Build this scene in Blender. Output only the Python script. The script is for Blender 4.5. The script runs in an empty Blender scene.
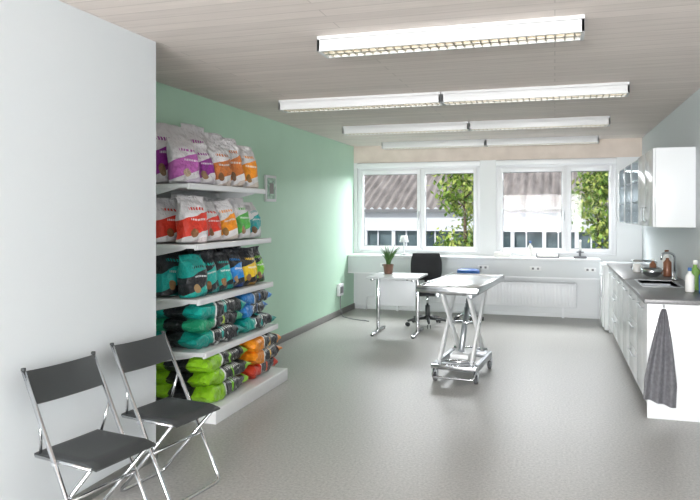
import bpy, bmesh, math, random
from mathutils import Vector, Matrix, noise
random.seed(7)
scene=bpy.context.scene
scene.view_settings.view_transform='Standard'
scene.view_settings.look='None'
H=2.63; XL=-3.13; XR=1.2; YB=10.45; YF=-5.0; XW=-2.41; YW=3.69

def lin(c):
    return tuple(((v/255)/12.92 if v/255<=.04045 else ((v/255+.055)/1.055)**2.4) for v in c)+(1,)
def nodes(name):
    m=bpy.data.materials.new(name); m.use_nodes=True
    nt=m.node_tree; return m,nt,nt.nodes['Principled BSDF']
def pbr(name,col,rough=.5,metal=0,var=0,vscale=5,bump=0,bscale=50,emit=0,coat=0):
    m,nt,p=nodes(name)
    p.inputs['Base Color'].default_value=lin(col)
    p.inputs['Roughness'].default_value=rough; p.inputs['Metallic'].default_value=metal
    if coat: p.inputs['Coat Weight'].default_value=coat
    tc=nt.nodes.new('ShaderNodeTexCoord')
    if var:
        n=nt.nodes.new('ShaderNodeTexNoise'); n.inputs['Scale'].default_value=vscale; n.inputs['Detail'].default_value=5
        nt.links.new(tc.outputs['Object'],n.inputs['Vector'])
        r=nt.nodes.new('ShaderNodeValToRGB')
        c1=tuple(max(0,v-var) for v in col); c2=tuple(min(255,v+var) for v in col)
        r.color_ramp.elements[0].position=.35; r.color_ramp.elements[1].position=.65
        r.color_ramp.elements[0].color=lin(c1); r.color_ramp.elements[1].color=lin(c2)
        nt.links.new(n.outputs['Fac'],r.inputs['Fac']); nt.links.new(r.outputs['Color'],p.inputs['Base Color'])
    if bump:
        n=nt.nodes.new('ShaderNodeTexNoise'); n.inputs['Scale'].default_value=bscale; n.inputs['Detail'].default_value=4
        nt.links.new(tc.outputs['Object'],n.inputs['Vector'])
        b=nt.nodes.new('ShaderNodeBump'); b.inputs['Strength'].default_value=bump; b.inputs['Distance'].default_value=.01
        nt.links.new(n.outputs['Fac'],b.inputs['Height']); nt.links.new(b.outputs['Normal'],p.inputs['Normal'])
    if emit:
        p.inputs['Emission Color'].default_value=lin(col); p.inputs['Emission Strength'].default_value=emit
    return m

M_white=pbr('paint_white',(214,219,221),.6,bump=.05,bscale=120)
M_green=pbr('paint_green',(188,222,199),.6,var=2,vscale=2,bump=.05,bscale=120)
M_wback=pbr('paint_back',(222,225,226),.6)
M_lintel=pbr('lintel_tan',(212,200,189),.8,var=5)
M_base=pbr('baseboard_grey',(128,128,124),.6)
M_wf=pbr('window_frame_white',(230,232,234),.35)
M_gask=pbr('gasket',(120,122,125),.6)
M_lacq=pbr('cabinet_lacquer',(228,231,232),.18)
M_gap=pbr('gap_grey',(110,112,114),.7)
M_ctop=pbr('countertop_grey',(112,112,112),.35,var=10,vscale=150)
M_steel=pbr('stainless',(205,208,210),.25,1)
M_steelr=pbr('stainless_rough',(190,194,198),.4,.9)
M_chrome=pbr('chrome',(215,217,220),.14,1)
M_black=pbr('black_plastic',(54,57,58),.42,bump=.1,bscale=300)
M_blk2=pbr('black_fabric',(40,41,44),.85,bump=.3,bscale=300)
M_metalw=pbr('shelf_white_metal',(226,228,228),.35)
M_toe=pbr('toe_kick',(105,106,108),.6)
M_towel=pbr('towel_grey',(112,112,116),.95,var=8,vscale=40,bump=.6,bscale=250)
M_blue=pbr('blue_vinyl',(30,90,160),.5)
M_leaf=pbr('plant_leaf',(70,110,50),.5,var=20,vscale=30)
M_pot=pbr('pot_ceramic',(120,90,75),.5)
M_desk=pbr('desk_white',(208,212,214),.4)
M_wheel=pbr('caster_grey',(90,92,95),.5)
M_tube=pbr('fluorescent_tube',(255,246,228),.5,emit=6)
M_louv=pbr('louver_alu',(190,184,172),.4,.6)
M_fix=pbr('fixture_white',(216,217,217),.4)
M_refl=pbr('fixture_reflector',(205,202,195),.4)

def floor_mat():
    m,nt,p=nodes('vinyl_floor_speckled')
    tc=nt.nodes.new('ShaderNodeTexCoord')
    n=nt.nodes.new('ShaderNodeTexNoise'); n.inputs['Scale'].default_value=60; n.inputs['Detail'].default_value=5; n.inputs['Roughness'].default_value=.75
    n2=nt.nodes.new('ShaderNodeTexNoise'); n2.inputs['Scale'].default_value=.9; n2.inputs['Detail'].default_value=3
    for q in (n,n2): nt.links.new(tc.outputs['Object'],q.inputs['Vector'])
    r=nt.nodes.new('ShaderNodeValToRGB'); e=r.color_ramp.elements
    e[0].position=.34; e[0].color=lin((152,151,148)); e[1].position=.66; e[1].color=lin((192,190,186))
    nt.links.new(n.outputs['Fac'],r.inputs['Fac'])
    mx=nt.nodes.new('ShaderNodeMixRGB'); mx.blend_type='MULTIPLY'; mx.inputs['Fac'].default_value=.2
    r2=nt.nodes.new('ShaderNodeValToRGB'); r2.color_ramp.elements[0].color=(.75,.75,.74,1); r2.color_ramp.elements[1].color=(1,1,1,1)
    nt.links.new(n2.outputs['Fac'],r2.inputs['Fac'])
    nt.links.new(r.outputs['Color'],mx.inputs['Color1']); nt.links.new(r2.outputs['Color'],mx.inputs['Color2'])
    nt.links.new(mx.outputs['Color'],p.inputs['Base Color'])
    p.inputs['Roughness'].default_value=.38
    return m
M_floor=floor_mat()
def ceil_mat():
    m,nt,p=nodes('board_formed_ceiling')
    tc=nt.nodes.new('ShaderNodeTexCoord')
    br=nt.nodes.new('ShaderNodeTexBrick'); br.inputs['Scale'].default_value=1
    br.inputs['Brick Width'].default_value=2.4; br.inputs['Row Height'].default_value=.12; br.inputs['Mortar Size'].default_value=.005
    br.inputs['Color1'].default_value=lin((234,224,217)); br.inputs['Color2'].default_value=lin((225,215,208)); br.inputs['Mortar'].default_value=lin((207,197,190))
    br.inputs['Mortar Smooth'].default_value=.7
    nt.links.new(tc.outputs['Object'],br.inputs['Vector'])
    mp2=nt.nodes.new('ShaderNodeMapping'); mp2.inputs['Scale'].default_value=(1.2,16,1); nt.links.new(tc.outputs['Object'],mp2.inputs['Vector'])
    n=nt.nodes.new('ShaderNodeTexNoise'); n.inputs['Scale'].default_value=2.5; n.inputs['Detail'].default_value=7
    nt.links.new(mp2.outputs['Vector'],n.inputs['Vector'])
    r=nt.nodes.new('ShaderNodeValToRGB'); r.color_ramp.elements[0].position=.3; r.color_ramp.elements[1].position=.7
    r.color_ramp.elements[0].color=(.91,.905,.90,1); r.color_ramp.elements[1].color=(1,1,1,1)
    nt.links.new(n.outputs['Fac'],r.inputs['Fac'])
    mx=nt.nodes.new('ShaderNodeMixRGB'); mx.blend_type='MULTIPLY'; mx.inputs['Fac'].default_value=1
    nt.links.new(br.outputs['Color'],mx.inputs['Color1']); nt.links.new(r.outputs['Color'],mx.inputs['Color2'])
    nt.links.new(mx.outputs['Color'],p.inputs['Base Color']); p.inputs['Roughness'].default_value=.85
    return m
M_ceil=ceil_mat()
def glass_mat(name,fac=.06,tint=(1,1,1,1)):
    m=bpy.data.materials.new(name); m.use_nodes=True; nt=m.node_tree
    nt.nodes.remove(nt.nodes['Principled BSDF'])
    o=nt.nodes['Material Output']; t=nt.nodes.new('ShaderNodeBsdfTransparent'); t.inputs['Color'].default_value=tint
    g=nt.nodes.new('ShaderNodeBsdfGlossy'); g.inputs['Roughness'].default_value=.02
    x=nt.nodes.new('ShaderNodeMixShader'); x.inputs['Fac'].default_value=fac
    nt.links.new(t.outputs[0],x.inputs[1]); nt.links.new(g.outputs[0],x.inputs[2]); nt.links.new(x.outputs[0],o.inputs['Surface'])
    return m
M_glass=glass_mat('window_glass',.006)
M_jar=glass_mat('jar_glass',.12,(.86,.9,.92,1))

class B:
    def __init__(s,name):
        s.name=name; s.bm=bmesh.new(); s.uv=s.bm.loops.layers.uv.new('UVMap'); s.mats=[]
    def mi(s,m):
        if m not in s.mats: s.mats.append(m)
        return s.mats.index(m)
    def box(s,x0,x1,y0,y1,z0,z1,mat,bev=0,M=None,seg=2):
        t=bmesh.new(); bmesh.ops.create_cube(t,size=1)
        for v in t.verts:
            v.co=Vector(((x0+x1)/2+v.co.x*(x1-x0),(y0+y1)/2+v.co.y*(y1-y0),(z0+z1)/2+v.co.z*(z1-z0)))
        if bev: bmesh.ops.bevel(t,geom=t.edges[:],offset=bev,segments=seg,affect='EDGES',profile=.5)
        s.merge(t,mat,M,bool(bev))
    def merge(s,t,mat,M=None,smooth=False):
        i=s.mi(mat); vm={}
        for v in t.verts:
            vm[v]=s.bm.verts.new(M@v.co if M else v.co)
        for f in t.faces:
            try: nf=s.bm.faces.new([vm[v] for v in f.verts])
            except ValueError: continue
            nf.material_index=i; nf.smooth=smooth
        t.free()
    def tube(s,pts,r,mat,seg=10,closed=False,M=None,fil=0):
        pts=[Vector(p) for p in pts]
        if fil and len(pts)>2:
            q=[]; n=len(pts)
            for k,p in enumerate(pts):
                if not closed and k in (0,n-1): q.append(p); continue
                a=pts[k-1]; b=pts[(k+1)%n]
                da=(a-p); db=(b-p); f=min(fil,da.length*.45,db.length*.45)
                A=p+da.normalized()*f; C=p+db.normalized()*f
                for j in range(6):
                    tt=j/5; q.append(A*(1-tt)**2+p*2*tt*(1-tt)+C*tt*tt)
            pts=q
        n=len(pts); rings=[]; up=None; i=s.mi(mat)
        for k,p in enumerate(pts):
            a=pts[k-1] if (k>0 or closed) else p
            b=pts[(k+1)%n] if (k<n-1 or closed) else p
            t=(b-a).normalized()
            if up is None:
                up=Vector((0,0,1)) if abs(t.z)<.9 else Vector((1,0,0))
            x=(up-t*up.dot(t)).normalized(); up=x; y=t.cross(x)
            rr=r[k] if isinstance(r,(list,tuple)) else r
            ring=[]
            for j in range(seg):
                an=2*math.pi*j/seg; c=p+(x*math.cos(an)+y*math.sin(an))*rr
                ring.append(s.bm.verts.new(M@c if M else c))
            rings.append(ring)
        m=n if closed else n-1
        for k in range(m):
            A=rings[k]; C=rings[(k+1)%n]
            for j in range(seg):
                f=s.bm.faces.new([A[j],A[(j+1)%seg],C[(j+1)%seg],C[j]]); f.material_index=i; f.smooth=True
        if not closed:
            for R in (rings[0][::-1],rings[-1]):
                f=s.bm.faces.new(R); f.material_index=i
    def lathe(s,prof,c,mat,seg=24,M=None):
        i=s.mi(mat); rings=[]; c=Vector(c)
        for (r,z) in prof:
            ring=[]
            for j in range(seg):
                an=2*math.pi*j/seg; q=c+Vector((r*math.cos(an),r*math.sin(an),z))
                ring.append(s.bm.verts.new(M@q if M else q))
            rings.append(ring)
        for k in range(len(rings)-1):
            for j in range(seg):
                f=s.bm.faces.new([rings[k][j],rings[k][(j+1)%seg],rings[k+1][(j+1)%seg],rings[k+1][j]]); f.material_index=i; f.smooth=True
        for R in (rings[0][::-1],rings[-1]):
            f=s.bm.faces.new(R); f.material_index=i
    def poly(s,pts,mat,M=None,smooth=False):
        f=s.bm.faces.new([s.bm.verts.new(M@Vector(p) if M else Vector(p)) for p in pts]); f.material_index=s.mi(mat); f.smooth=smooth
    def grid(s,fn,nu,nv,mat,M=None,uv=False):
        i=s.mi(mat); g=[[None]*(nv+1) for _ in range(nu+1)]
        for a in range(nu+1):
            for b in range(nv+1):
                p=Vector(fn(a/nu,b/nv)); g[a][b]=s.bm.verts.new(M@p if M else p)
        for a in range(nu):
            for b in range(nv):
                f=s.bm.faces.new([g[a][b],g[a+1][b],g[a+1][b+1],g[a][b+1]]); f.material_index=i; f.smooth=True
                if uv:
                    for l,(u,v) in zip(f.loops,[(a,b),(a+1,b),(a+1,b+1),(a,b+1)]): l[s.uv].uv=(u/nu,v/nv)
    def bag(s,M,w,h,t,mat,flat=False,seed=0):
        i=s.mi(mat); N=32; nv=24; rings=[]
        for k in range(nv+1):
            v=k/nv
            if flat:
                e=min(v,1-v); fv=.07 if e<.03 else (1-(1-min(1,(e-.02)/.2))**2.4)**.5
                wm=1-.04*fv
            else:
                if v<.12: fv=.78+.22*v/.12
                elif v<.5: fv=1
                elif v<.93: fv=max(.06,math.cos((v-.5)/.43*math.pi/2)**.8)
                else: fv=.06
                wm=1-.07*math.sin(v*math.pi)
                if v<.02: wm=.94
            fv=max(fv,.06); ring=[]
            skew=noise.noise(Vector((seed,3,9)))*.06
            for j in range(N):
                a=2*math.pi*j/N; ca,sa=math.cos(a),math.sin(a)
                ex=2/(4.0 if flat else 3.4)
                x=math.copysign(abs(ca)**ex,ca)*w/2*wm; y=math.copysign(abs(sa)**(ex if fv>.1 else 1),sa)*t/2*fv
                z=v*h
                nn=noise.noise(Vector((x*12+seed*7.1,y*12,z*12+seed))); n2=noise.noise(Vector((x*28+seed*3.1,y*28,z*28+seed)))
                y+=(nn*(.028 if flat else .022)+n2*.012)*min(1,fv*2+.2); z+=((nn*.012 + (x*skew if not flat else 0)) if 0<k else 0)
                x+=n2*(.014 if flat else .008)
                if not flat and v>.85: y+=.02*math.sin(seed*3)*(v-.85)/.15+ .012*math.sin(x*30+seed)*(v-.85)/.15
                if flat: z+=n2*.02
                ring.append((s.bm.verts.new(M@Vector((x,y,z))),x/w+.5,v))
            rings.append(ring)
        for k in range(nv):
            for j in range(N):
                q=[rings[k][j],rings[k][(j+1)%N],rings[k+1][(j+1)%N],rings[k+1][j]]
                f=s.bm.faces.new([a[0] for a in q]); f.material_index=i; f.smooth=True
                for l,a in zip(f.loops,q): l[s.uv].uv=(a[1],a[2])
        for R in (rings[0][::-1],rings[-1]):
            f=s.bm.faces.new([a[0] for a in R]); f.material_index=i
            for l,a in zip(f.loops,R): l[s.uv].uv=(a[1],a[2])
    def done(s,loc=(0,0,0),rz=0,shade=True):
        me=bpy.data.meshes.new(s.name); bmesh.ops.recalc_face_normals(s.bm,faces=s.bm.faces[:]) ; s.bm.to_mesh(me); s.bm.free()
        for m in s.mats: me.materials.append(m)
        o=bpy.data.objects.new(s.name,me); o.location=loc; o.rotation_euler=(0,0,rz)
        bpy.context.collection.objects.link(o)
        return o
def simple(name,*a,**k):
    b=B(name); b.box(*a,**k); return b.done()

# ================= ROOM =================
simple('floor',XL-.3,XR+.3,YF-.3,YB+.3,-.1,0,M_floor)
simple('ceiling',XL-.3,XR+.3,YF-.3,YB+.3,H,H+.15,M_ceil)
simple('wall_left',XL-.2,XL,YW,YB,0,H,M_green)
simple('wall_left_front',XL-.2,XW,YF,YW,0,H,M_white)
simple('wall_right',XR,XR+.2,YF,YB,0,H,M_white)
b=B('wall_front')
b.box(XW,XR,YF-.2,YF,0,.8,M_white); b.box(XW,XR,YF-.2,YF,2.4,H,M_white)
b.box(XW,-2.2,YF-.2,YF,.8,2.4,M_white); b.box(1.0,XR,YF-.2,YF,.8,2.4,M_white); b.done()
b=B('window_3')
for (x0,x1) in ((-2.2,-1.15),(-1.1,-.05),(0,1.0)):
    b.box(x0,x0+.06,YF-.12,YF-.06,.8,2.4,M_wf); b.box(x1-.06,x1,YF-.12,YF-.06,.8,2.4,M_wf)
    b.box(x0,x1,YF-.12,YF-.06,.8,.86,M_wf); b.box(x0,x1,YF-.12,YF-.06,2.34,2.4,M_wf)
b.done()
ZW0,ZW1=.93,2.36
WX=[(-3.07,-1.10),(-.86,.86)]
b=B('wall_back')
b.box(XL,XR,YB,YB+.2,0,ZW0,M_wback)
b.box(XL,XR,YB,YB+.2,ZW1,H,M_lintel)
b.box(XL,WX[0][0],YB,YB+.2,ZW0,ZW1,M_wback)
b.box(WX[0][1],WX[1][0],YB,YB+.2,ZW0,ZW1,M_wback)
b.box(WX[1][1],XR,YB,YB+.2,ZW0,ZW1,M_wback)
b.done()
def frame(b,x0,x1,z0,z1,y0,y1,w,mat,wt=None):
    wt=wt or w
    b.box(x0,x0+w,y0,y1,z0,z1,mat,.004); b.box(x1-w,x1,y0,y1,z0,z1,mat,.004)
    b.box(x0+w,x1-w,y0,y1,z0,z0+w,mat,.004); b.box(x0+w,x1-w,y0,y1,z1-wt,z1,mat,.004)
for n,(x0,x1) in enumerate(WX):
    b=B('window_%d'%(n+1))
    frame(b,x0,x1,ZW0,ZW1,YB+.03,YB+.12,.055,M_wf,.12)
    xm=(-2.02 if n==0 else .165)
    b.box(xm-.03,xm+.03,YB+.03,YB+.12,ZW0+.05,ZW1-.1,M_wf,.004)
    b.box(x0,x1,YB-.02,YB+.1,ZW1-.09,ZW1-.01,M_wf,.01)
    for (a,c) in ((x0+.05,xm-.015),(xm+.015,x1-.05)):
        frame(b,a,c,ZW0+.04,ZW1-.12,YB+.0,YB+.07,.05,M_wf,.07)
        frame(b,a+.05,c-.05,ZW0+.09,ZW1-.19,YB+.03,YB+.06,.008,M_gask)
        b.box(a+.05,c-.05,YB+.04,YB+.046,ZW0+.09,ZW1-.19,M_glass)
    b.box(xm-.045,xm-.02,YB-.015,YB+.0,1.5,1.58,M_steelr,.004)
    b.tube([(xm-.032,YB-.03,1.56),(xm-.032,YB-.035,1.44)],.009,M_steelr)
    b.done()
b=B('baseboard_left'); b.box(XL,XL+.018,YW,YB,0,.085,M_base,.004); b.done()
b=B('baseboard_left_front'); b.box(XW,XW+.014,YF,YW,0,.07,M_base,.004); b.done()
b=B('baseboard_back'); b.box(XL+.02,.6,YB-.014,YB,0,.06,M_wback,.003); b.done()

b=B('window_ledge')
b.box(XL+.0,.62,YB-.36,YB,.865,.895,M_wf,.008)
b.box(XL+.0,.62,YB-.33,YB-.30,.62,.865,M_desk,.004)
b.box(XL+.0,.62,YB-.33,YB,.60,.62,M_wf)
for k in range(5):
    x=-2.6+k*.75; b.box(x,x+.16,YB-.334,YB-.328,.71,.77,M_metalw,.003)
    for j in (0,1): b.box(x+.03+j*.07,x+.06+j*.07,YB-.337,YB-.333,.725,.755,M_gask)
b.done()
b=B('radiator')
b.box(-2.75,.3,YB-.12,YB-.03,.16,.52,M_wf,.01)
for k in range(62):
    x=-2.72+k*.0485; b.box(x,x+.03,YB-.128,YB-.118,.19,.49,M_wf,.003)
b.tube([(-2.75,YB-.07,.22),(-2.9,YB-.07,.22),(-2.9,YB-.07,.0)],.012,M_wf,fil=.03)
for x in (-2.4,-1.2,.1): b.box(x,x+.03,YB-.1,YB-.05,0,.18,M_wf)
b.done()
b=B('wall_socket_box'); b.box(XL,XL+.05,9.55,9.75,.3,.48,M_wf,.008); b.box(XL+.05,XL+.055,9.58,9.72,.34,.44,M_gap,.002)
b.tube([(XL+.03,9.65,.3),(XL+.04,9.6,.15),(XL+.1,9.5,.012),(XL+.35,9.3,.010),(XL+.6,9.2,.010)],.006,M_gask,seg=6,fil=.05)
b.done()
b=B('wall_sign'); b.box(XL,XL+.025,6.93,7.22,1.68,1.98,M_wf,.004)
b.box(XL+.025,XL+.028,6.96,7.19,1.71,1.95,pbr('sign_print',(150,185,165),.5,var=35,vscale=25)); b.box(XL+.028,XL+.031,7.02,7.13,1.77,1.89,M_base); b.done()

# ================= LIGHT FIXTURES =================
def fixture(x0,x1,y):
    b=B('ceiling_light_fixture'); L=x1-x0; z0,z1=H-.095,H; W=.2
    b.box(0,L,-W/2,W/2,z1-.03,z1,M_fix,.004)
    b.box(.02,L-.02,-W/2+.012,W/2-.012,z1-.034,z1-.03,M_refl)
    b.box(0,L,-W/2,-W/2+.022,z0,z1-.02,M_fix,.003); b.box(0,L,W/2-.022,W/2,z0,z1-.02,M_fix,.003)
    b.box(0,.02,-W/2,W/2,z0,z1-.02,M_fix,.003); b.box(L-.02,L,-W/2,W/2,z0,z1-.02,M_fix,.003)
    b.box(.02,L-.02,-.014,.014,z0+.002,z1-.03,M_louv)
    n=int(L/.05)
    for k in range(1,n):
        x=L*k/n; b.box(x-.004,x+.004,-W/2+.022,W/2-.022,z0+.002,z0+.034,M_louv)
    for yy in (-.046,.046): b.tube([(.03,yy,z0+.052),(L-.03,yy,z0+.052)],.012,M_tube,seg=8)
    b.done((x0,y,0))
fixture(-1.39,.157,3.95)
for y in (6.03,8.05,10.02):
    fixture(-2.53,-.973,y); fixture(-.967,.59,y)
for y in (1.6,-.6,-2.8): fixture(-1.39,.157,y)  # extra fixtures out of view, added to even out the room light

# ================= GONDOLA SHELF =================
Y0,Y1=4.4,5.78
ZS=[.11,.515,.905,1.315,1.77]
FR=[-2.37,-2.47,-2.52,-2.54,-2.60]
b=B('product_display_shelf')
b.box(XL+.005,XL+.03,Y0,Y1,0,2.0,M_metalw,.003)
for y in (Y0,Y1-.03): b.box(XL+.005,XL+.06,y,y+.03,0,2.05,M_metalw,.003)
b.box(XL+.03,FR[0],Y0,Y1,0,ZS[0],M_metalw,.006)
for z,f in list(zip(ZS,FR))[1:]:
    b.box(XL+.03,f,Y0,Y1,z-.03,z,M_metalw,.004)
    b.box(f-.012,f+.004,Y0,Y1,z-.042,z+.004,M_metalw,.003)
    b.box(f+.004,f+.007,Y0+.02,Y1-.02,z-.034,z-.006,M_wf)
    for y in (Y0+.01,Y1-.02):
        b.poly([(XL+.05,y,z-.03),(f-.08,y,z-.03),(f-.12,y,z-.045),(XL+.05,y,z-.13)],M_metalw)
b.done()

def bagmat(name,base,acc,dark,photo,flat=False):
    m,nt,p=nodes(name); L=nt.links
    tc=nt.nodes.new('ShaderNodeUVMap'); sp=nt.nodes.new('ShaderNodeSeparateXYZ'); L.new(tc.outputs[0],sp.inputs[0])
    def mt(op,a,b_=None,c=None):
        n=nt.nodes.new('ShaderNodeMath'); n.operation=op
        for k,v in enumerate((a,b_,c)):
            if v is None: continue
            if isinstance(v,(int,float)): n.inputs[k].default_value=v
            else: L.new(v,n.inputs[k])
        return n.outputs[0]
    u,v=sp.outputs[0],sp.outputs[1]
    def mix(c,mask,col):
        n=nt.nodes.new('ShaderNodeMixRGB'); L.new(mask,n.inputs[0])
        if isinstance(c,tuple): n.inputs[1].default_value=c
        else: L.new(c,n.inputs[1])
        n.inputs[2].default_value=col; return n.outputs[0]
    def band(x,a,b2): return mt('MULTIPLY',mt('GREATER_THAN',x,a),mt('LESS_THAN',x,b2))
    if flat:
        d=mt('ADD',v,mt('MULTIPLY',u,.25))
        c=mix(lin(base),mt('GREATER_THAN',d,.62),lin(dark))
        c=mix(c,mt('MULTIPLY',band(u,.38,.70),band(d,.1,.36)),lin(dark))
        c=mix(c,band(d,.60,.63),lin((230,232,230)))
        c=mix(c,band(d,.78,.82),lin(acc))
        c=mix(c,mt('GREATER_THAN',d,1.12),lin(base))
        r=mt('ADD',mt('POWER',mt('MULTIPLY',mt('SUBTRACT',u,.55),.8),2),mt('POWER',mt('SUBTRACT',v,.58),2))
        c=mix(c,mt('LESS_THAN',r,.012),lin((165,120,85)))
        tx=mt('MULTIPLY',band(u,.90,.97),mt('MULTIPLY',band(v,.42,.76),mt('GREATER_THAN',mt('SINE',mt('MULTIPLY',v,170)),-.1)))
        c=mix(c,tx,lin((215,218,215)))
    else:
        d=mt('SUBTRACT',v,mt('MULTIPLY',u,.22))
        c=mix(lin(base),band(d,.08,.46),lin(acc))
        c=mix(c,mt('LESS_THAN',d,-.06),lin(dark))
        r=mt('ADD',mt('POWER',mt('SUBTRACT',u,.38),2),mt('POWER',mt('MULTIPLY',mt('SUBTRACT',v,.2),1.3),2))
        c=mix(c,mt('LESS_THAN',r,.016),lin(photo))
        tx=mt('MULTIPLY',band(u,.25,.8),mt('MULTIPLY',band(v,.68,.74),mt('GREATER_THAN',mt('SINE',mt('MULTIPLY',u,60)),-.3)))
        c=mix(c,tx,lin(acc))
        tx=mt('MULTIPLY',band(u,.3,.85),mt('MULTIPLY',band(v,.46,.50),mt('GREATER_THAN',mt('SINE',mt('MULTIPLY',u,90)),-.2)))
        c=mix(c,tx,lin((240,240,240)))
    L.new(c,p.inputs['Base Color']); p.inputs['Roughness'].default_value=.3
    n=nt.nodes.new('ShaderNodeTexNoise'); n.inputs['Scale'].default_value=16; n.inputs['Detail'].default_value=4
    t2=nt.nodes.new('ShaderNodeTexCoord'); L.new(t2.outputs['Object'],n.inputs['Vector'])
    bp=nt.nodes.new('ShaderNodeBump'); bp.inputs['Strength'].default_value=.9; bp.inputs['Distance'].default_value=.04
    L.new(n.outputs['Fac'],bp.inputs['Height']); L.new(bp.outputs['Normal'],p.inputs['Normal'])
    return m
W=(222,220,222); K=(40,42,46)
m_pur=bagmat('bag_purple',W,(150,50,150),(210,205,212),(150,120,90))
m_pur2=bagmat('bag_violet',W,(190,100,180),(200,190,205),(190,170,140))
m_org=bagmat('bag_orange',W,(205,120,60),(205,190,180),(130,90,60))
m_red=bagmat('bag_red',W,(220,60,42),(200,190,190),(140,95,60))
m_org2=bagmat('bag_amber',W,(240,150,40),(205,195,185),(150,110,60))
m_grn=bagmat('bag_green',W,(90,180,80),(200,205,200),(150,110,70))
m_teal=bagmat('bag_teal',W,(30,160,160),(195,205,205),(120,90,60))
k_teal=bagmat('bag_black_teal',K,(20,170,160),(20,120,115),(150,110,70))
k_teal2=bagmat('bag_teal_black',(25,160,150),K,(20,110,105),(160,130,90))
k_blue=bagmat('bag_black_blue',K,(40,140,220),(30,60,120),(170,140,100))
k_yel=bagmat('bag_black_yellow',K,(240,200,40),(160,120,30),(150,110,70))
k_grn=bagmat('bag_black_green',K,(130,205,60),(40,90,40),(150,110,70))
f_teal=bagmat('bag_flat_teal',(20,160,148),(10,170,160),K,K,True)
f_teal2=bagmat('bag_flat_green',(50,175,130),(180,210,60),K,K,True)
f_blue=bagmat('bag_flat_blue',(55,140,215),(40,120,200),K,K,True)
f_lime=bagmat('bag_flat_lime',(150,208,40),(130,205,40),K,K,True)
f_org=bagmat('bag_flat_orange',(236,145,30),(240,190,60),K,K,True)
f_red=bagmat('bag_flat_red',(215,65,40),(225,90,40),K,K,True)
def standing(z,cols,front,w,h,t,back=None,hv=.08,bt=1.08):
    b=B('pet_food_bags'); n=len(cols); pit=(Y1-Y0-.04)/n
    for row in range(2):
        for k,c in enumerate(cols):
            if row==1 and back: c=back[k%len(back)]
            y=Y0+.02+pit*(k+.5); x=front-.12-row*(t+.05)
            a=math.radians(78+random.uniform(-9,6)); hh=h*random.uniform(1-hv,1+hv)*(bt if row else 1)
            M=Matrix.Translation((x+random.uniform(-.02,.01),y,z+.001))@Matrix.Rotation(a,4,'Z')@Matrix.Rotation(math.radians(random.uniform(-9,-4)),4,'X')@Matrix.Rotation(math.radians(random.uniform(-3,3)),4,'Y')
            b.bag(M,min(w,pit*1.0)*random.uniform(.94,1.04),hh,t,c,False,random.random()*50)
    b.done()
standing(ZS[4]+.006,[m_pur2,m_pur,m_org,m_org,m_org2],FR[4],.28,.39,.15,[m_pur,m_org,m_pur2],hv=.14,bt=1.2)
standing(ZS[3]+.006,[m_red,m_red,m_org2,m_grn,m_teal],FR[3],.27,.35,.15,[m_red,m_org])
standing(ZS[2]+.006,[k_teal2,k_teal,k_teal,k_blue,k_yel,k_grn],FR[2],.25,.34,.16,[k_teal,k_grn])
def stack(z,cols,front,dx,hh):
    b=B('pet_food_bags')
    for (y0,y1,lst) in cols:
        zz=z
        for c in lst:
            L=(y1-y0)*random.uniform(.95,1.02)
            R=Matrix(((1,0,0,0),(0,0,1,0),(0,-1,0,0),(0,0,0,1)))
            M=Matrix.Translation((front-dx/2-random.uniform(.0,.07),y0+random.uniform(-.01,.04),zz+hh/2+.004))@Matrix.Rotation(math.radians(random.uniform(-6,6)),4,'Z')@R
            b.bag(M,dx,L,hh*1.18,c,True,random.random()*50); zz+=hh
    b.done()
stack(ZS[1]+.014,[(Y0+.01,Y0+.72,[f_teal,f_teal2,f_teal]),(Y0+.78,Y1-.04,[f_teal,f_blue,f_blue])],FR[1]-.02,.52,.106)
stack(ZS[0]+.014,[(Y0+.01,Y0+.72,[f_lime,f_lime,f_lime]),(Y0+.78,Y1-.04,[f_red,f_org,f_org])],FR[0]-.02,.60,.110)

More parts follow.
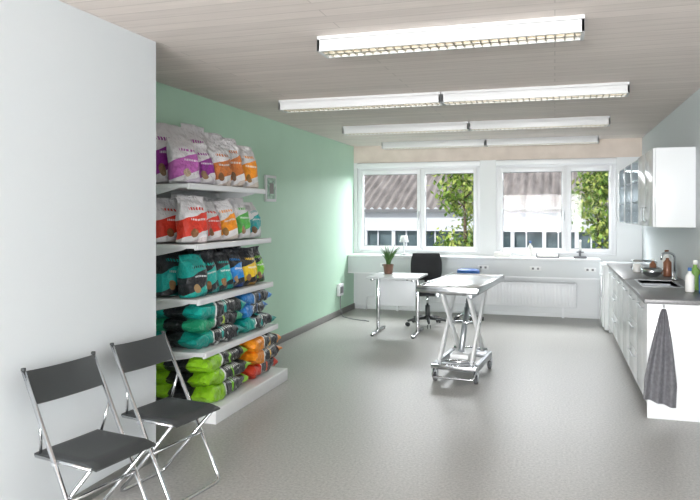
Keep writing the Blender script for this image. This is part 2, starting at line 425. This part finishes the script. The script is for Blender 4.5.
# ================= FOLDING CHAIRS =================
def folding_chair(loc,rz):
    b=B('folding_chair'); r=.0105; w=.205
    T=(-.235,.825); F=(.185,.0105)
    def P(t,y): return (T[0]+(F[0]-T[0])*t,y,T[1]+(F[1]-T[1])*t)
    b.tube([P(0,-w),P(1,-w),P(1,w),P(0,w)],r,M_chrome,seg=12,fil=.05)
    w2=w-.028
    b.tube([(.16,-w2,.425),(-.21,-w2,.0105),(-.21,w2,.0105),(.16,w2,.425)],r*.95,M_chrome,seg=12,fil=.05)
    for s in (-1,1):
        b.tube([(-.17,s*(w-.015),.44),(.18,s*(w-.015),.432)],.008,M_chrome)
        b.tube([P(.27,s*w),(-.155,s*(w2),.437)],.007,M_chrome)
        b.tube([(P(.485,0)[0],s*(w+.014),P(.485,0)[2]),(P(.485,0)[0],s*(w-.03),P(.485,0)[2])],.009,M_steelr)
        b.lathe([(.0,0),(.012,.001),(.011,.012),(0,.014)],(T[0],s*w,T[1]),M_black,12)
    b.tube([P(.68,-w),P(.68,w)],.008,M_chrome)
    def top(u,v):
        x=-.185+.385*u; y=(v-.5)*2*(w-.018)
        e=min(1,min(u,1-u,v,1-v)/.08); z=.462-.010*(1-(2*v-1)**2)*math.sin(u*math.pi)-.012*(1-e)**2-(.016*max(0,u-.85)/.15)
        return (x,y,z)
    b.grid(top,18,18,M_black)
    b.grid(lambda u,v:(top(u,v)[0],top(u,v)[1],.438-(.012*max(0,u-.85)/.15)),18,18,M_black)
    for fn in (lambda u,v:(top(u,0)[0],top(u,0)[1],top(u,0)[2]*(v)+(1-v)*(.438-(.012*max(0,u-.85)/.15))),
               lambda u,v:(top(u,1)[0],top(u,1)[1],top(u,1)[2]*(v)+(1-v)*(.438-(.012*max(0,u-.85)/.15))),
               lambda u,v:(top(0,u)[0],top(0,u)[1],top(0,u)[2]*(v)+(1-v)*.438),
               lambda u,v:(top(1,u)[0],top(1,u)[1],top(1,u)[2]*(v)+(1-v)*.426)):
        b.grid(fn,18,1,M_black)
    dx=(F[0]-T[0]);dz=(F[1]-T[1]);n=Vector((dz,0,-dx)).normalized()
    def bk(off):
        def f(u,v):
            t=.005+.175*v; y=(u-.5)*2*(w-.004); p=Vector(P(t,y))
            return p+n*(off+.025*(1-(2*u-1)**2))
        return f
    b.grid(bk(.007),16,6,M_black); b.grid(bk(-.007),16,6,M_black)
    for v0 in (0,1): b.grid(lambda u,v:bk(.007)(u,v0)*v+bk(-.007)(u,v0)*(1-v),16,1,M_black)
    for u0 in (0,1): b.grid(lambda u,v:bk(.007)(u0,u)*v+bk(-.007)(u0,u)*(1-v),6,1,M_black)
    b.done(loc,rz)
folding_chair((-2.07,2.67,0),math.radians(-9))
folding_chair((-2.06,3.30,0),math.radians(-9))

# ================= EXAM TABLE =================
b=B('veterinary_exam_table')
tx0,tx1,ty0,ty1,tz=-.28,.28,-.68,.68,.91
b.box(tx0,tx1,ty0,ty1,tz-.035,tz-.012,M_steel,.004)
for (a,c,d,e) in ((tx0,tx1,ty0,ty0+.025),(tx0,tx1,ty1-.025,ty1),(tx0,tx0+.025,ty0,ty1),(tx1-.025,tx1,ty0,ty1)):
    b.box(a,c,d,e,tz-.06,tz,M_steel,.008)
b.box(-.2,.2,-.5,.5,tz-.085,tz-.035,M_steelr,.004)
b.lathe([(.03,0),(.03,.004),(.0,.005)],(0,-.55,tz-.012),M_gap,16)
for s in (-1,1):
    x=s*.15
    for (ya,yb,o) in ((-.33,.34,0),(.33,-.34,.03*s)):
        A=Vector((x-o,ya,.19)); C=Vector((x-o,yb,tz-.1))
        d=(C-A); L=d.length; an=math.atan2(d.z,d.y)
        M=Matrix.Translation(A)@Matrix.Rotation(an,4,'X')
        b.box(-.013,.013,-.02,L+.02,-.035,.035,M_metalw,.006,M=M)
    b.box(x-.02,x+.02,-.42,.42,tz-.13,tz-.085,M_steelr,.004)
    b.box(s*.19-.02,s*.19+.02,-.36,.36,.11,.17,M_steelr,.006)
for y in (-.33,.33): b.box(-.2,.2,y-.03,y+.03,.11,.17,M_steelr,.006)
for (y,z) in ((-.33,.19),(.33,.19),(0,.5),(.34,tz-.1),(-.34,tz-.1)): b.tube([(-.17,y,z),(.17,y,z)],.014,M_chrome)
b.box(-.09,.09,-.2,.14,.1,.23,M_metalw,.012)
b.tube([(0,-.1,.24),(0,.16,.62)],.028,M_steelr,seg=14); b.tube([(0,.0,.4),(0,.2,.7)],.018,M_chrome)
b.box(-.21,.21,-.43,-.36,.13,.17,M_chrome,.008)
b.tube([(-.19,-.36,.15),(-.19,-.45,.06),(.19,-.45,.06),(.19,-.36,.15)],.011,M_chrome,fil=.03)
for sx in (-1,1):
    for sy in (-1,1):
        cx,cy=sx*.19,sy*.33
        b.lathe([(.022,.09),(.022,.115)],(cx,cy,0),M_steelr,14)
        b.box(cx-.022,cx-.016,cy-.03,cy+.03,.03,.1,M_steelr,.002); b.box(cx+.016,cx+.022,cy-.03,cy+.03,.03,.1,M_steelr,.002)
        b.tube([(cx-.014,cy,.04),(cx+.014,cy,.04)],.04,M_wheel,seg=20)
b.done((-.84,6.48,0),math.radians(-5))

# ================= DESK =================
b=B('side_desk')
b.box(-.33,.33,-.35,.35,.725,.75,M_desk,.006)
for x in (-.26,.26):
    b.box(x-.02,x+.02,-.03,.03,.03,.70,M_chrome,.006)
    b.box(x-.02,x+.02,-.32,.32,.70,.725,M_chrome,.004)
    b.box(x-.025,x+.025,-.32,.32,.01,.035,M_chrome,.008)
    for y in (-.3,.3): b.lathe([(.02,0),(.02,.012)],(x,y,0),M_black,12)
b.box(-.24,.24,.02,.03,.35,.68,M_desk,.003)
b.done((-1.94,8.45,0),0)
b=B('potted_plant')
b.lathe([(.05,0),(.055,.01),(.07,.12),(.075,.125),(.066,.125),(.06,.11),(0,.108)],(0,0,0),M_pot,20)
for k in range(30):
    a=random.uniform(0,6.28); l=random.uniform(.18,.34); lean=random.uniform(.1,.8)
    pts=[]
    for j in range(6):
        t=j/5; rr=.02+l*lean*t*t*.8; pts.append((math.cos(a)*rr,math.sin(a)*rr,.105+l*t*(1-.25*lean*t)))
    b.tube(pts,[.006,.008,.008,.006,.004,.001],M_leaf,seg=5)
b.done((-2.1,8.6,.751))

# ================= OFFICE CHAIR =================
b=B('office_chair')
for k in range(5):
    a=2*math.pi*k/5+.3; c,s=math.cos(a),math.sin(a)
    b.tube([(0,0,.11),(c*.15,s*.15,.10),(c*.29,s*.29,.075)],[.028,.022,.015],M_black)
    for o in (-.016,.016):
        b.tube([(c*.29-s*o-s*.008*(1 if o>0 else -1),s*.29+c*o+c*.008*(1 if o>0 else -1),.028),(c*.29-s*o,s*.29+c*o,.028)],.028,M_black,seg=14)
b.tube([(0,0,.08),(0,0,.28)],.032,M_black,seg=14); b.tube([(0,0,.28),(0,0,.44)],.018,M_chrome,seg=14)
b.box(-.12,.12,-.1,.1,.41,.44,M_black,.01)
b.box(-.24,.24,-.23,.24,.44,.52,M_blk2,.035,seg=4)
def ocb(off):
    def f(u,v):
        x=(u-.5)*.44*(1-.15*abs(2*v-1)**2.5); z=.60+.38*v
        return (x,-.24-.05*v+.05*(2*u-1)**2+off*(1-max(abs(2*u-1),abs(2*v-1))**6),z)
    return f
b.grid(ocb(.035),14,12,M_blk2); b.grid(ocb(-.03),14,12,M_blk2)
b.tube([(0,0,.43),(0,-.2,.44),(0,-.29,.52),(0,-.29,.75)],.02,M_black,fil=.06)
for s in (-1,1):
    b.tube([(s*.15,0,.45),(s*.28,0,.47),(s*.28,0,.66)],.014,M_black,fil=.04); b.box(s*.28-.03,s*.28+.03,-.13,.13,.66,.69,M_black,.012)
b.done((-1.68,9.15,0),math.radians(-165))

b=B('swivel_stool')
for k in range(5):
    a=2*math.pi*k/5; c,s=math.cos(a),math.sin(a)
    b.tube([(0,0,.09),(c*.2,s*.2,.065)],[.022,.014],M_chrome); b.lathe([(.02,0),(.024,.01),(.024,.045),(.012,.06)],(c*.2,s*.2,0),M_black,12)
b.tube([(0,0,.07),(0,0,.66)],.02,M_chrome)
b.lathe([(.05,.64),(.15,.655),(.165,.68),(.16,.72),(.14,.735),(0,.738)],(0,0,0),M_blue,28)
b.done((-1.2,9.78,0))

b=B('desk_lamp'); b.lathe([(.07,0),(.07,.015),(.02,.025),(.012,.03),(.012,.2),(.0,.2)],(0,0,0),M_wf,20)
b.lathe([(.0,.3),(.05,.3),(.075,.2),(.07,.2),(.0,.21)],(0,0,0),M_wf,20); b.done((-2.25,10.25,.896))
def bottle(name,loc,h,r,mat,cap):
    b=B(name); b.lathe([(r*.9,0),(r,.01),(r,h*.65),(r*.4,h*.78),(r*.35,h*.86)],(0,0,0),mat,18)
    b.lathe([(r*.45,h*.86),(r*.45,h),(0,h)],(0,0,0),cap,14); return b.done(loc)
M_bw=pbr('bottle_white',(232,232,228),.4); M_bg=pbr('bottle_green',(120,160,80),.4); M_bb=pbr('bottle_blue',(70,110,170),.4); M_br=pbr('bottle_brown',(130,85,60),.4)
bottle('spray_bottle',(-.35,10.3,.896),.24,.035,M_bw,M_bb)
b=B('tissue_box'); b.box(-.12,.12,-.06,.06,0,.07,M_bw,.006); b.grid(lambda u,v:((u-.5)*.1,(v-.5)*.02+.01*math.sin(u*9),.07+.04*math.sin(u*math.pi)*(1-abs(2*v-1))),8,4,M_wf); b.done((-.75,10.27,.896))
b=B('paper_tray'); b.box(-.16,.16,-.11,.11,0,.012,M_gask,.003); b.box(-.14,.14,-.1,.1,.012,.04,M_bw,.003); b.box(-.16,-.15,-.11,.11,0,.06,M_gask); b.box(.15,.16,-.11,.11,0,.06,M_gask); b.done((-.1,10.27,.896))
b=B('microscope'); b.box(-.09,.09,-.07,.07,0,.03,M_gask,.01); b.box(-.05,.05,-.05,.04,.08,.095,M_gask,.003); b.tube([(0,.05,.02),(0,.05,.17),(0,0,.2)],.016,M_gask,fil=.03); b.tube([(0,-.02,.11),(0,-.02,.2),(0,-.07,.26)],.016,M_bw,fil=.02); b.done((.35,10.25,.896))

# ================= KITCHEN COUNTER =================
CX,CY0,CY1=.667,5.5,9.3; CZ=.90
b=B('kitchen_counter')
sx0,sx1,sy0,sy1=.76,1.06,6.45,7.05
b.box(CX-.02,XR-.005,CY0-.01,sy0,CZ-.035,CZ,M_ctop,.003); b.box(CX-.02,XR-.005,sy1,CY1,CZ-.035,CZ,M_ctop,.003)
b.box(CX-.02,sx0,sy0,sy1,CZ-.035,CZ,M_ctop); b.box(sx1,XR-.005,sy0,sy1,CZ-.035,CZ,M_ctop)
for a in ((sx0-.02,sx0,sy0-.02,sy1+.02),(sx1,sx1+.02,sy0-.02,sy1+.02),(sx0,sx1,sy0-.02,sy0),(sx0,sx1,sy1,sy1+.02)): b.box(*a,CZ-.002,CZ+.002,M_steel)
b.box(sx0,sx1,sy0,sy1,CZ-.10,CZ-.095,M_steelr)
b.box(sx0-.003,sx0,sy0,sy1,CZ-.10,CZ,M_steelr); b.box(sx1,sx1+.003,sy0,sy1,CZ-.10,CZ,M_steelr)
b.box(sx0,sx1,sy0-.003,sy0,CZ-.10,CZ,M_steelr); b.box(sx0,sx1,sy1,sy1+.003,CZ-.10,CZ,M_steelr)
b.lathe([(.03,0),(.03,.003),(0,.003)],(.91,6.75,CZ-.095),M_gap,16)
b.box(CX,XR-.005,CY0,CY0+.02,0,CZ-.035,M_lacq,.002)
b.box(CX,XR-.005,CY1-.02,CY1,0,CZ-.035,M_lacq,.002)
b.box(CX+.05,CX+.06,CY0+.02,CY1-.02,0,.1,M_toe)
b.box(CX+.02,XR-.005,CY0+.02,CY1-.02,.1,.116,M_gap)
b.box(CX+.02,CX+.025,CY0+.02,CY1-.02,.1,CZ-.036,M_gap)
n=6; dw=(CY1-CY0-.04)/n
for k in range(n):
    y=CY0+.02+k*dw
    if k in (1,4):
        zz=.105
        for hgt in (.25,.25,.245):
            b.box(CX,CX+.02,y+.003,y+dw-.003,zz,zz+hgt-.006,M_lacq,.002)
            b.tube([(CX,y+.15,zz+hgt-.05),(CX-.022,y+.15,zz+hgt-.05),(CX-.022,y+dw-.15,zz+hgt-.05),(CX,y+dw-.15,zz+hgt-.05)],.004,M_steelr,seg=6,fil=.01); zz+=hgt
    else:
        b.box(CX,CX+.02,y+.003,y+dw-.003,.105,CZ-.042,M_lacq,.002)
        b.tube([(CX,y+.15,CZ-.09),(CX-.022,y+.15,CZ-.09),(CX-.022,y+dw-.15,CZ-.09),(CX,y+dw-.15,CZ-.09)],.004,M_steelr,seg=6,fil=.01)
b.done()
b=B('undercounter_refrigerator')
b.box(.62,XR-.01,9.32,9.92,.02,.88,M_lacq,.01); b.box(.595,.62,9.325,9.915,.06,.87,M_lacq,.01)
b.box(.575,.595,9.36,9.385,.45,.75,M_steelr,.005); b.box(.66,1.1,9.38,9.86,0,.02,M_toe)
b.done()
b=B('faucet')
b.lathe([(.028,0),(.028,.01),(.02,.02),(.018,.07)],(0,0,0),M_chrome,18)
b.tube([(0,0,.06),(0,0,.24),(-.06,-.06,.27),(-.13,-.13,.26),(-.14,-.14,.2)],.011,M_chrome,fil=.05,seg=12)
b.tube([(0,0,.05),(.02,.06,.085)],.008,M_chrome); b.done((1.11,7.12,CZ+.003))
bottle('soap_bottle',(1.06,6.08,CZ+.002),.2,.035,M_bw,M_bb)
bottle('detergent_bottle',(1.13,6.25,CZ+.002),.25,.04,M_bg,M_bw)
bottle('cleaner_bottle',(1.14,5.98,CZ+.002),.22,.032,M_bb,M_bw)
bottle('brown_bottle',(1.1,7.5,CZ+.002),.22,.04,M_br,M_bw)
bottle('disinfectant_bottle',(1.12,7.68,CZ+.002),.26,.045,M_bw,M_br)
bottle('medicine_bottle',(1.0,7.78,CZ+.002),.16,.035,M_br,M_bw)
b=B('cleaning_sponge'); b.box(-.035,.035,-.055,.055,0,.022,pbr('sponge_yellow',(225,200,70),.9),.006); b.box(-.035,.035,-.055,.055,.022,.03,M_bg,.003); b.done((1.13,6.42,CZ+.003))
b=B('coffee_mug'); b.lathe([(.035,0),(.04,.01),(.04,.09),(.036,.09),(.034,.012),(0,.01)],(0,0,0),M_bw,20); b.tube([(.038,0,.07),(.065,0,.065),(.065,0,.03),(.038,0,.025)],.005,M_bw,fil=.015); b.done((.86,7.95,CZ+.002))
b=B('steel_bowl'); b.lathe([(.05,0),(.09,.03),(.11,.08),(.105,.08),(.085,.035),(0,.008)],(0,0,0),M_steel,24); b.done((.95,7.45,CZ+.002))
b=B('dish_rack'); 
for k in range(9): b.tube([(-.12,-.16+k*.04,.012),(-.12,-.16+k*.04,.1),(.12,-.16+k*.04,.1),(.12,-.16+k*.04,.012)],.003,M_chrome,seg=6,closed=True)
for x in (-.12,.12): b.tube([(x,-.18,.008),(x,.18,.008)],.005,M_chrome)
for x in (-.12,.12): b.tube([(x,-.18,.1),(x,.18,.1)],.004,M_chrome)
b.done((.97,8.3,CZ+.002))
b=B('hand_towel')
def tw(off):
    def f(u,v):
        wd=.014+.10*min(1,v*1.3)**.8; x=(u-.5)*2*wd
        y=-.035-off-.020*math.sin(u*math.pi*5+v*1.2)*min(1,.4+v)
        z=-.70*v-(.06*(u-.4)*(v)) ; return (x-.03*v,y,z)
    return f
b.grid(tw(0),40,24,M_towel); b.grid(tw(.010),40,24,M_towel)
b.tube([(0,-.001,.02),(0,-.04,.01),(0,-.045,.03)],.005,M_chrome,fil=.01)
b.done((CX+.11,CY0-.004,.835))

b=B('wall_cabinet')
b.box(.87,XR,6.6,7.72,1.42,2.14,M_lacq,.003)
for k in range(2):
    y=6.605+k*.56; b.box(.85,.868,y,y+.55,1.425,2.135,M_lacq,.002)
    b.tube([(.85,y+.08 if k else y+.47,1.47),(.825,y+.08 if k else y+.47,1.47),(.825,y+.08 if k else y+.47,1.6),(.85,y+.08 if k else y+.47,1.6)],.005,M_steelr,seg=6,fil=.01)
b.done()
b=B('glass_wall_cabinet')
X0=.87
for z in (1.42,1.66,1.90,2.12): b.box(X0,XR,7.75,10.1,z,z+.018,M_lacq,.002)
for y in (7.75,8.5,9.3,10.08): b.box(X0,XR,y,y+.018,1.42,2.138,M_lacq,.002)
b.box(X0-.006,X0,7.76,10.09,1.43,2.13,M_jar)
for y in (7.76,8.5,9.3,10.06): b.box(X0-.015,X0,y,y+.035,1.42,2.138,M_lacq,.002)
for k in range(22):
    y=7.85+k*.102
    if abs(y-8.5)<.05 or abs(y-9.3)<.05: continue
    for z in (1.438,1.678,1.918):
        h=random.uniform(.08,.16); b.lathe([(.03,0),(.032,h*.8),(.02,h)],(1.0+random.uniform(-.04,.06),y,z),random.choice([M_bw,M_gask,M_steelr,M_bb,M_br]),10)
b.done()

# ================= OUTSIDE =================
M_gout=pbr('asphalt_outside',(140,140,138),.9,var=8)
simple('ground_outside',-40,40,YB+.4,70,-3.6,-3.5,M_gout)
def roof_mat():
    m,nt,p=nodes('corrugated_roof'); tc=nt.nodes.new('ShaderNodeTexCoord')
    n=nt.nodes.new('ShaderNodeTexNoise'); n.inputs['Scale'].default_value=1.3; n.inputs['Detail'].default_value=8
    mp=nt.nodes.new('ShaderNodeMapping'); mp.inputs['Scale'].default_value=(3,.5,.5); nt.links.new(tc.outputs['Object'],mp.inputs[0]); nt.links.new(mp.outputs[0],n.inputs['Vector'])
    r=nt.nodes.new('ShaderNodeValToRGB'); r.color_ramp.elements[0].position=.3;r.color_ramp.elements[1].position=.7
    r.color_ramp.elements[0].color=lin((112,106,104)); r.color_ramp.elements[1].color=lin((168,161,158))
    nt.links.new(n.outputs['Fac'],r.inputs[0]); nt.links.new(r.outputs[0],p.inputs['Base Color']); p.inputs['Roughness'].default_value=.9
    return m
M_roof=roof_mat(); M_ow=pbr('outside_wall',(222,226,232),.8); M_og=pbr('outside_window_glass',(80,98,104),.15,var=25,vscale=1)
b=B('neighbour_building')
bx0,bx1,by=-20,12,26
def roof(u,v): 
    x=bx0+(bx1-bx0)*u; return (x,by-.25+9*v,1.72+3.6*v+.06*math.sin(x*2*math.pi/.32))
b.grid(roof,800,2,M_roof)
b.box(bx0,bx1,by-.35,by-.2,1.58,1.70,M_gask)
b.box(bx0,bx1,by-.1,by+8,.85,1.7,M_ow); b.box(bx0,bx1,by-.02,by+8,-3.5,-.2,M_ow); b.box(bx0,bx1,by+.1,by+8,-.3,.9,M_og)
x=bx0
while x<bx1:
    b.box(x,x+.14,by-.06,by+.1,-.3,.9,M_ow); b.box(x+.55,x+.6,by,by+.1,-.3,.9,M_ow); x+=1.15
b.done()
ml=[pbr('tree_leaf_a',(130,160,65),.6),pbr('tree_leaf_b',(90,124,50),.6),pbr('tree_leaf_c',(175,188,98),.6)]; mb=pbr('tree_bark',(90,75,60),.9,var=15,vscale=8)
def tree(loc,h,rad,n):
    b=B('leafy_tree')
    b.tube([(0,0,0),(.05,0,h*.4),(0,.05,h*.9)],[.12,.08,.02],mb)
    tips=[]
    for k in range(26):
        a=random.uniform(0,6.28); z=h*random.uniform(.35,.95); r=rad*random.uniform(.5,1)*(1.15-z/h*.6)
        e=Vector((math.cos(a)*r,math.sin(a)*r,z+r*.7)); s0=Vector((.02,0,z))
        b.tube([s0,(s0+e)/2+Vector((0,0,-.05)),e],[.03,.02,.006],mb,seg=5)
        tips+= [s0.lerp(e,t) for t in (.4,.6,.8,1)]
    for k in range(n):
        c=random.choice(tips)+Vector([random.gauss(0,.2) for _ in range(3)])
        M=Matrix.Translation(c)@Matrix.Rotation(random.uniform(0,6.28),4,'Z')@Matrix.Rotation(random.uniform(-1.3,1.3),4,'X')
        s=random.uniform(.05,.1)
        b.poly([(0,-s,0),(s*.55,0,.01),(0,s,0),(-s*.55,0,-.01)],random.choice(ml),M)
    b.done(loc)
tree((-2.25,17.5,-3.5),6.5,.9,4600)
tree((1.0,17.0,-3.5),6.2,.7,4000)

# ================= LIGHTING =================
w=bpy.data.worlds.new('World'); scene.world=w; w.use_nodes=True; nt=w.node_tree
bg=nt.nodes['Background']; sky=nt.nodes.new('ShaderNodeTexSky'); sky.sky_type='HOSEK_WILKIE'; sky.turbidity=4; sky.sun_direction=(-.4,-.6,.7)
mx=nt.nodes.new('ShaderNodeMixRGB'); mx.inputs[0].default_value=.6; mx.inputs[2].default_value=(.9,.95,1,1)
nt.links.new(sky.outputs[0],mx.inputs[1]); nt.links.new(mx.outputs[0],bg.inputs[0]); bg.inputs['Strength'].default_value=1.4
s=bpy.data.lights.new('sun','SUN'); s.energy=3.2; s.angle=.02; s.color=(1,.97,.93); so=bpy.data.objects.new('sun',s); bpy.context.collection.objects.link(so)
so.rotation_euler=Vector((.35,.7,-.6)).to_track_quat('-Z','Y').to_euler()
def area(name,loc,rot,sx,sy,e,col=(1,1,1)):
    l=bpy.data.lights.new(name,'AREA'); l.shape='RECTANGLE'; l.size=sx; l.size_y=sy; l.energy=e; l.color=col
    o=bpy.data.objects.new(name,l); o.location=loc; o.rotation_euler=rot; bpy.context.collection.objects.link(o)
area('window_daylight_front',(-.6,YF-.25,1.45),(math.radians(99),0,0),3.2,1.6,1280,(.99,.99,1))  # added fill lamp behind the camera, tilted up to brighten the ceiling
area('window_daylight_back',(-1.1,YB+.9,2.75),(math.radians(-55),0,0),3.9,1.3,420,(.95,.98,1))

cam=bpy.data.cameras.new('camera'); co=bpy.data.objects.new('camera',cam); bpy.context.collection.objects.link(co)
co.location=(0,0,1.55); co.rotation_euler=(math.radians(90),0,math.radians(17))
cam.sensor_width=36; cam.lens=670/700*36; cam.shift_y=-37/700; cam.clip_end=200
scene.camera=co
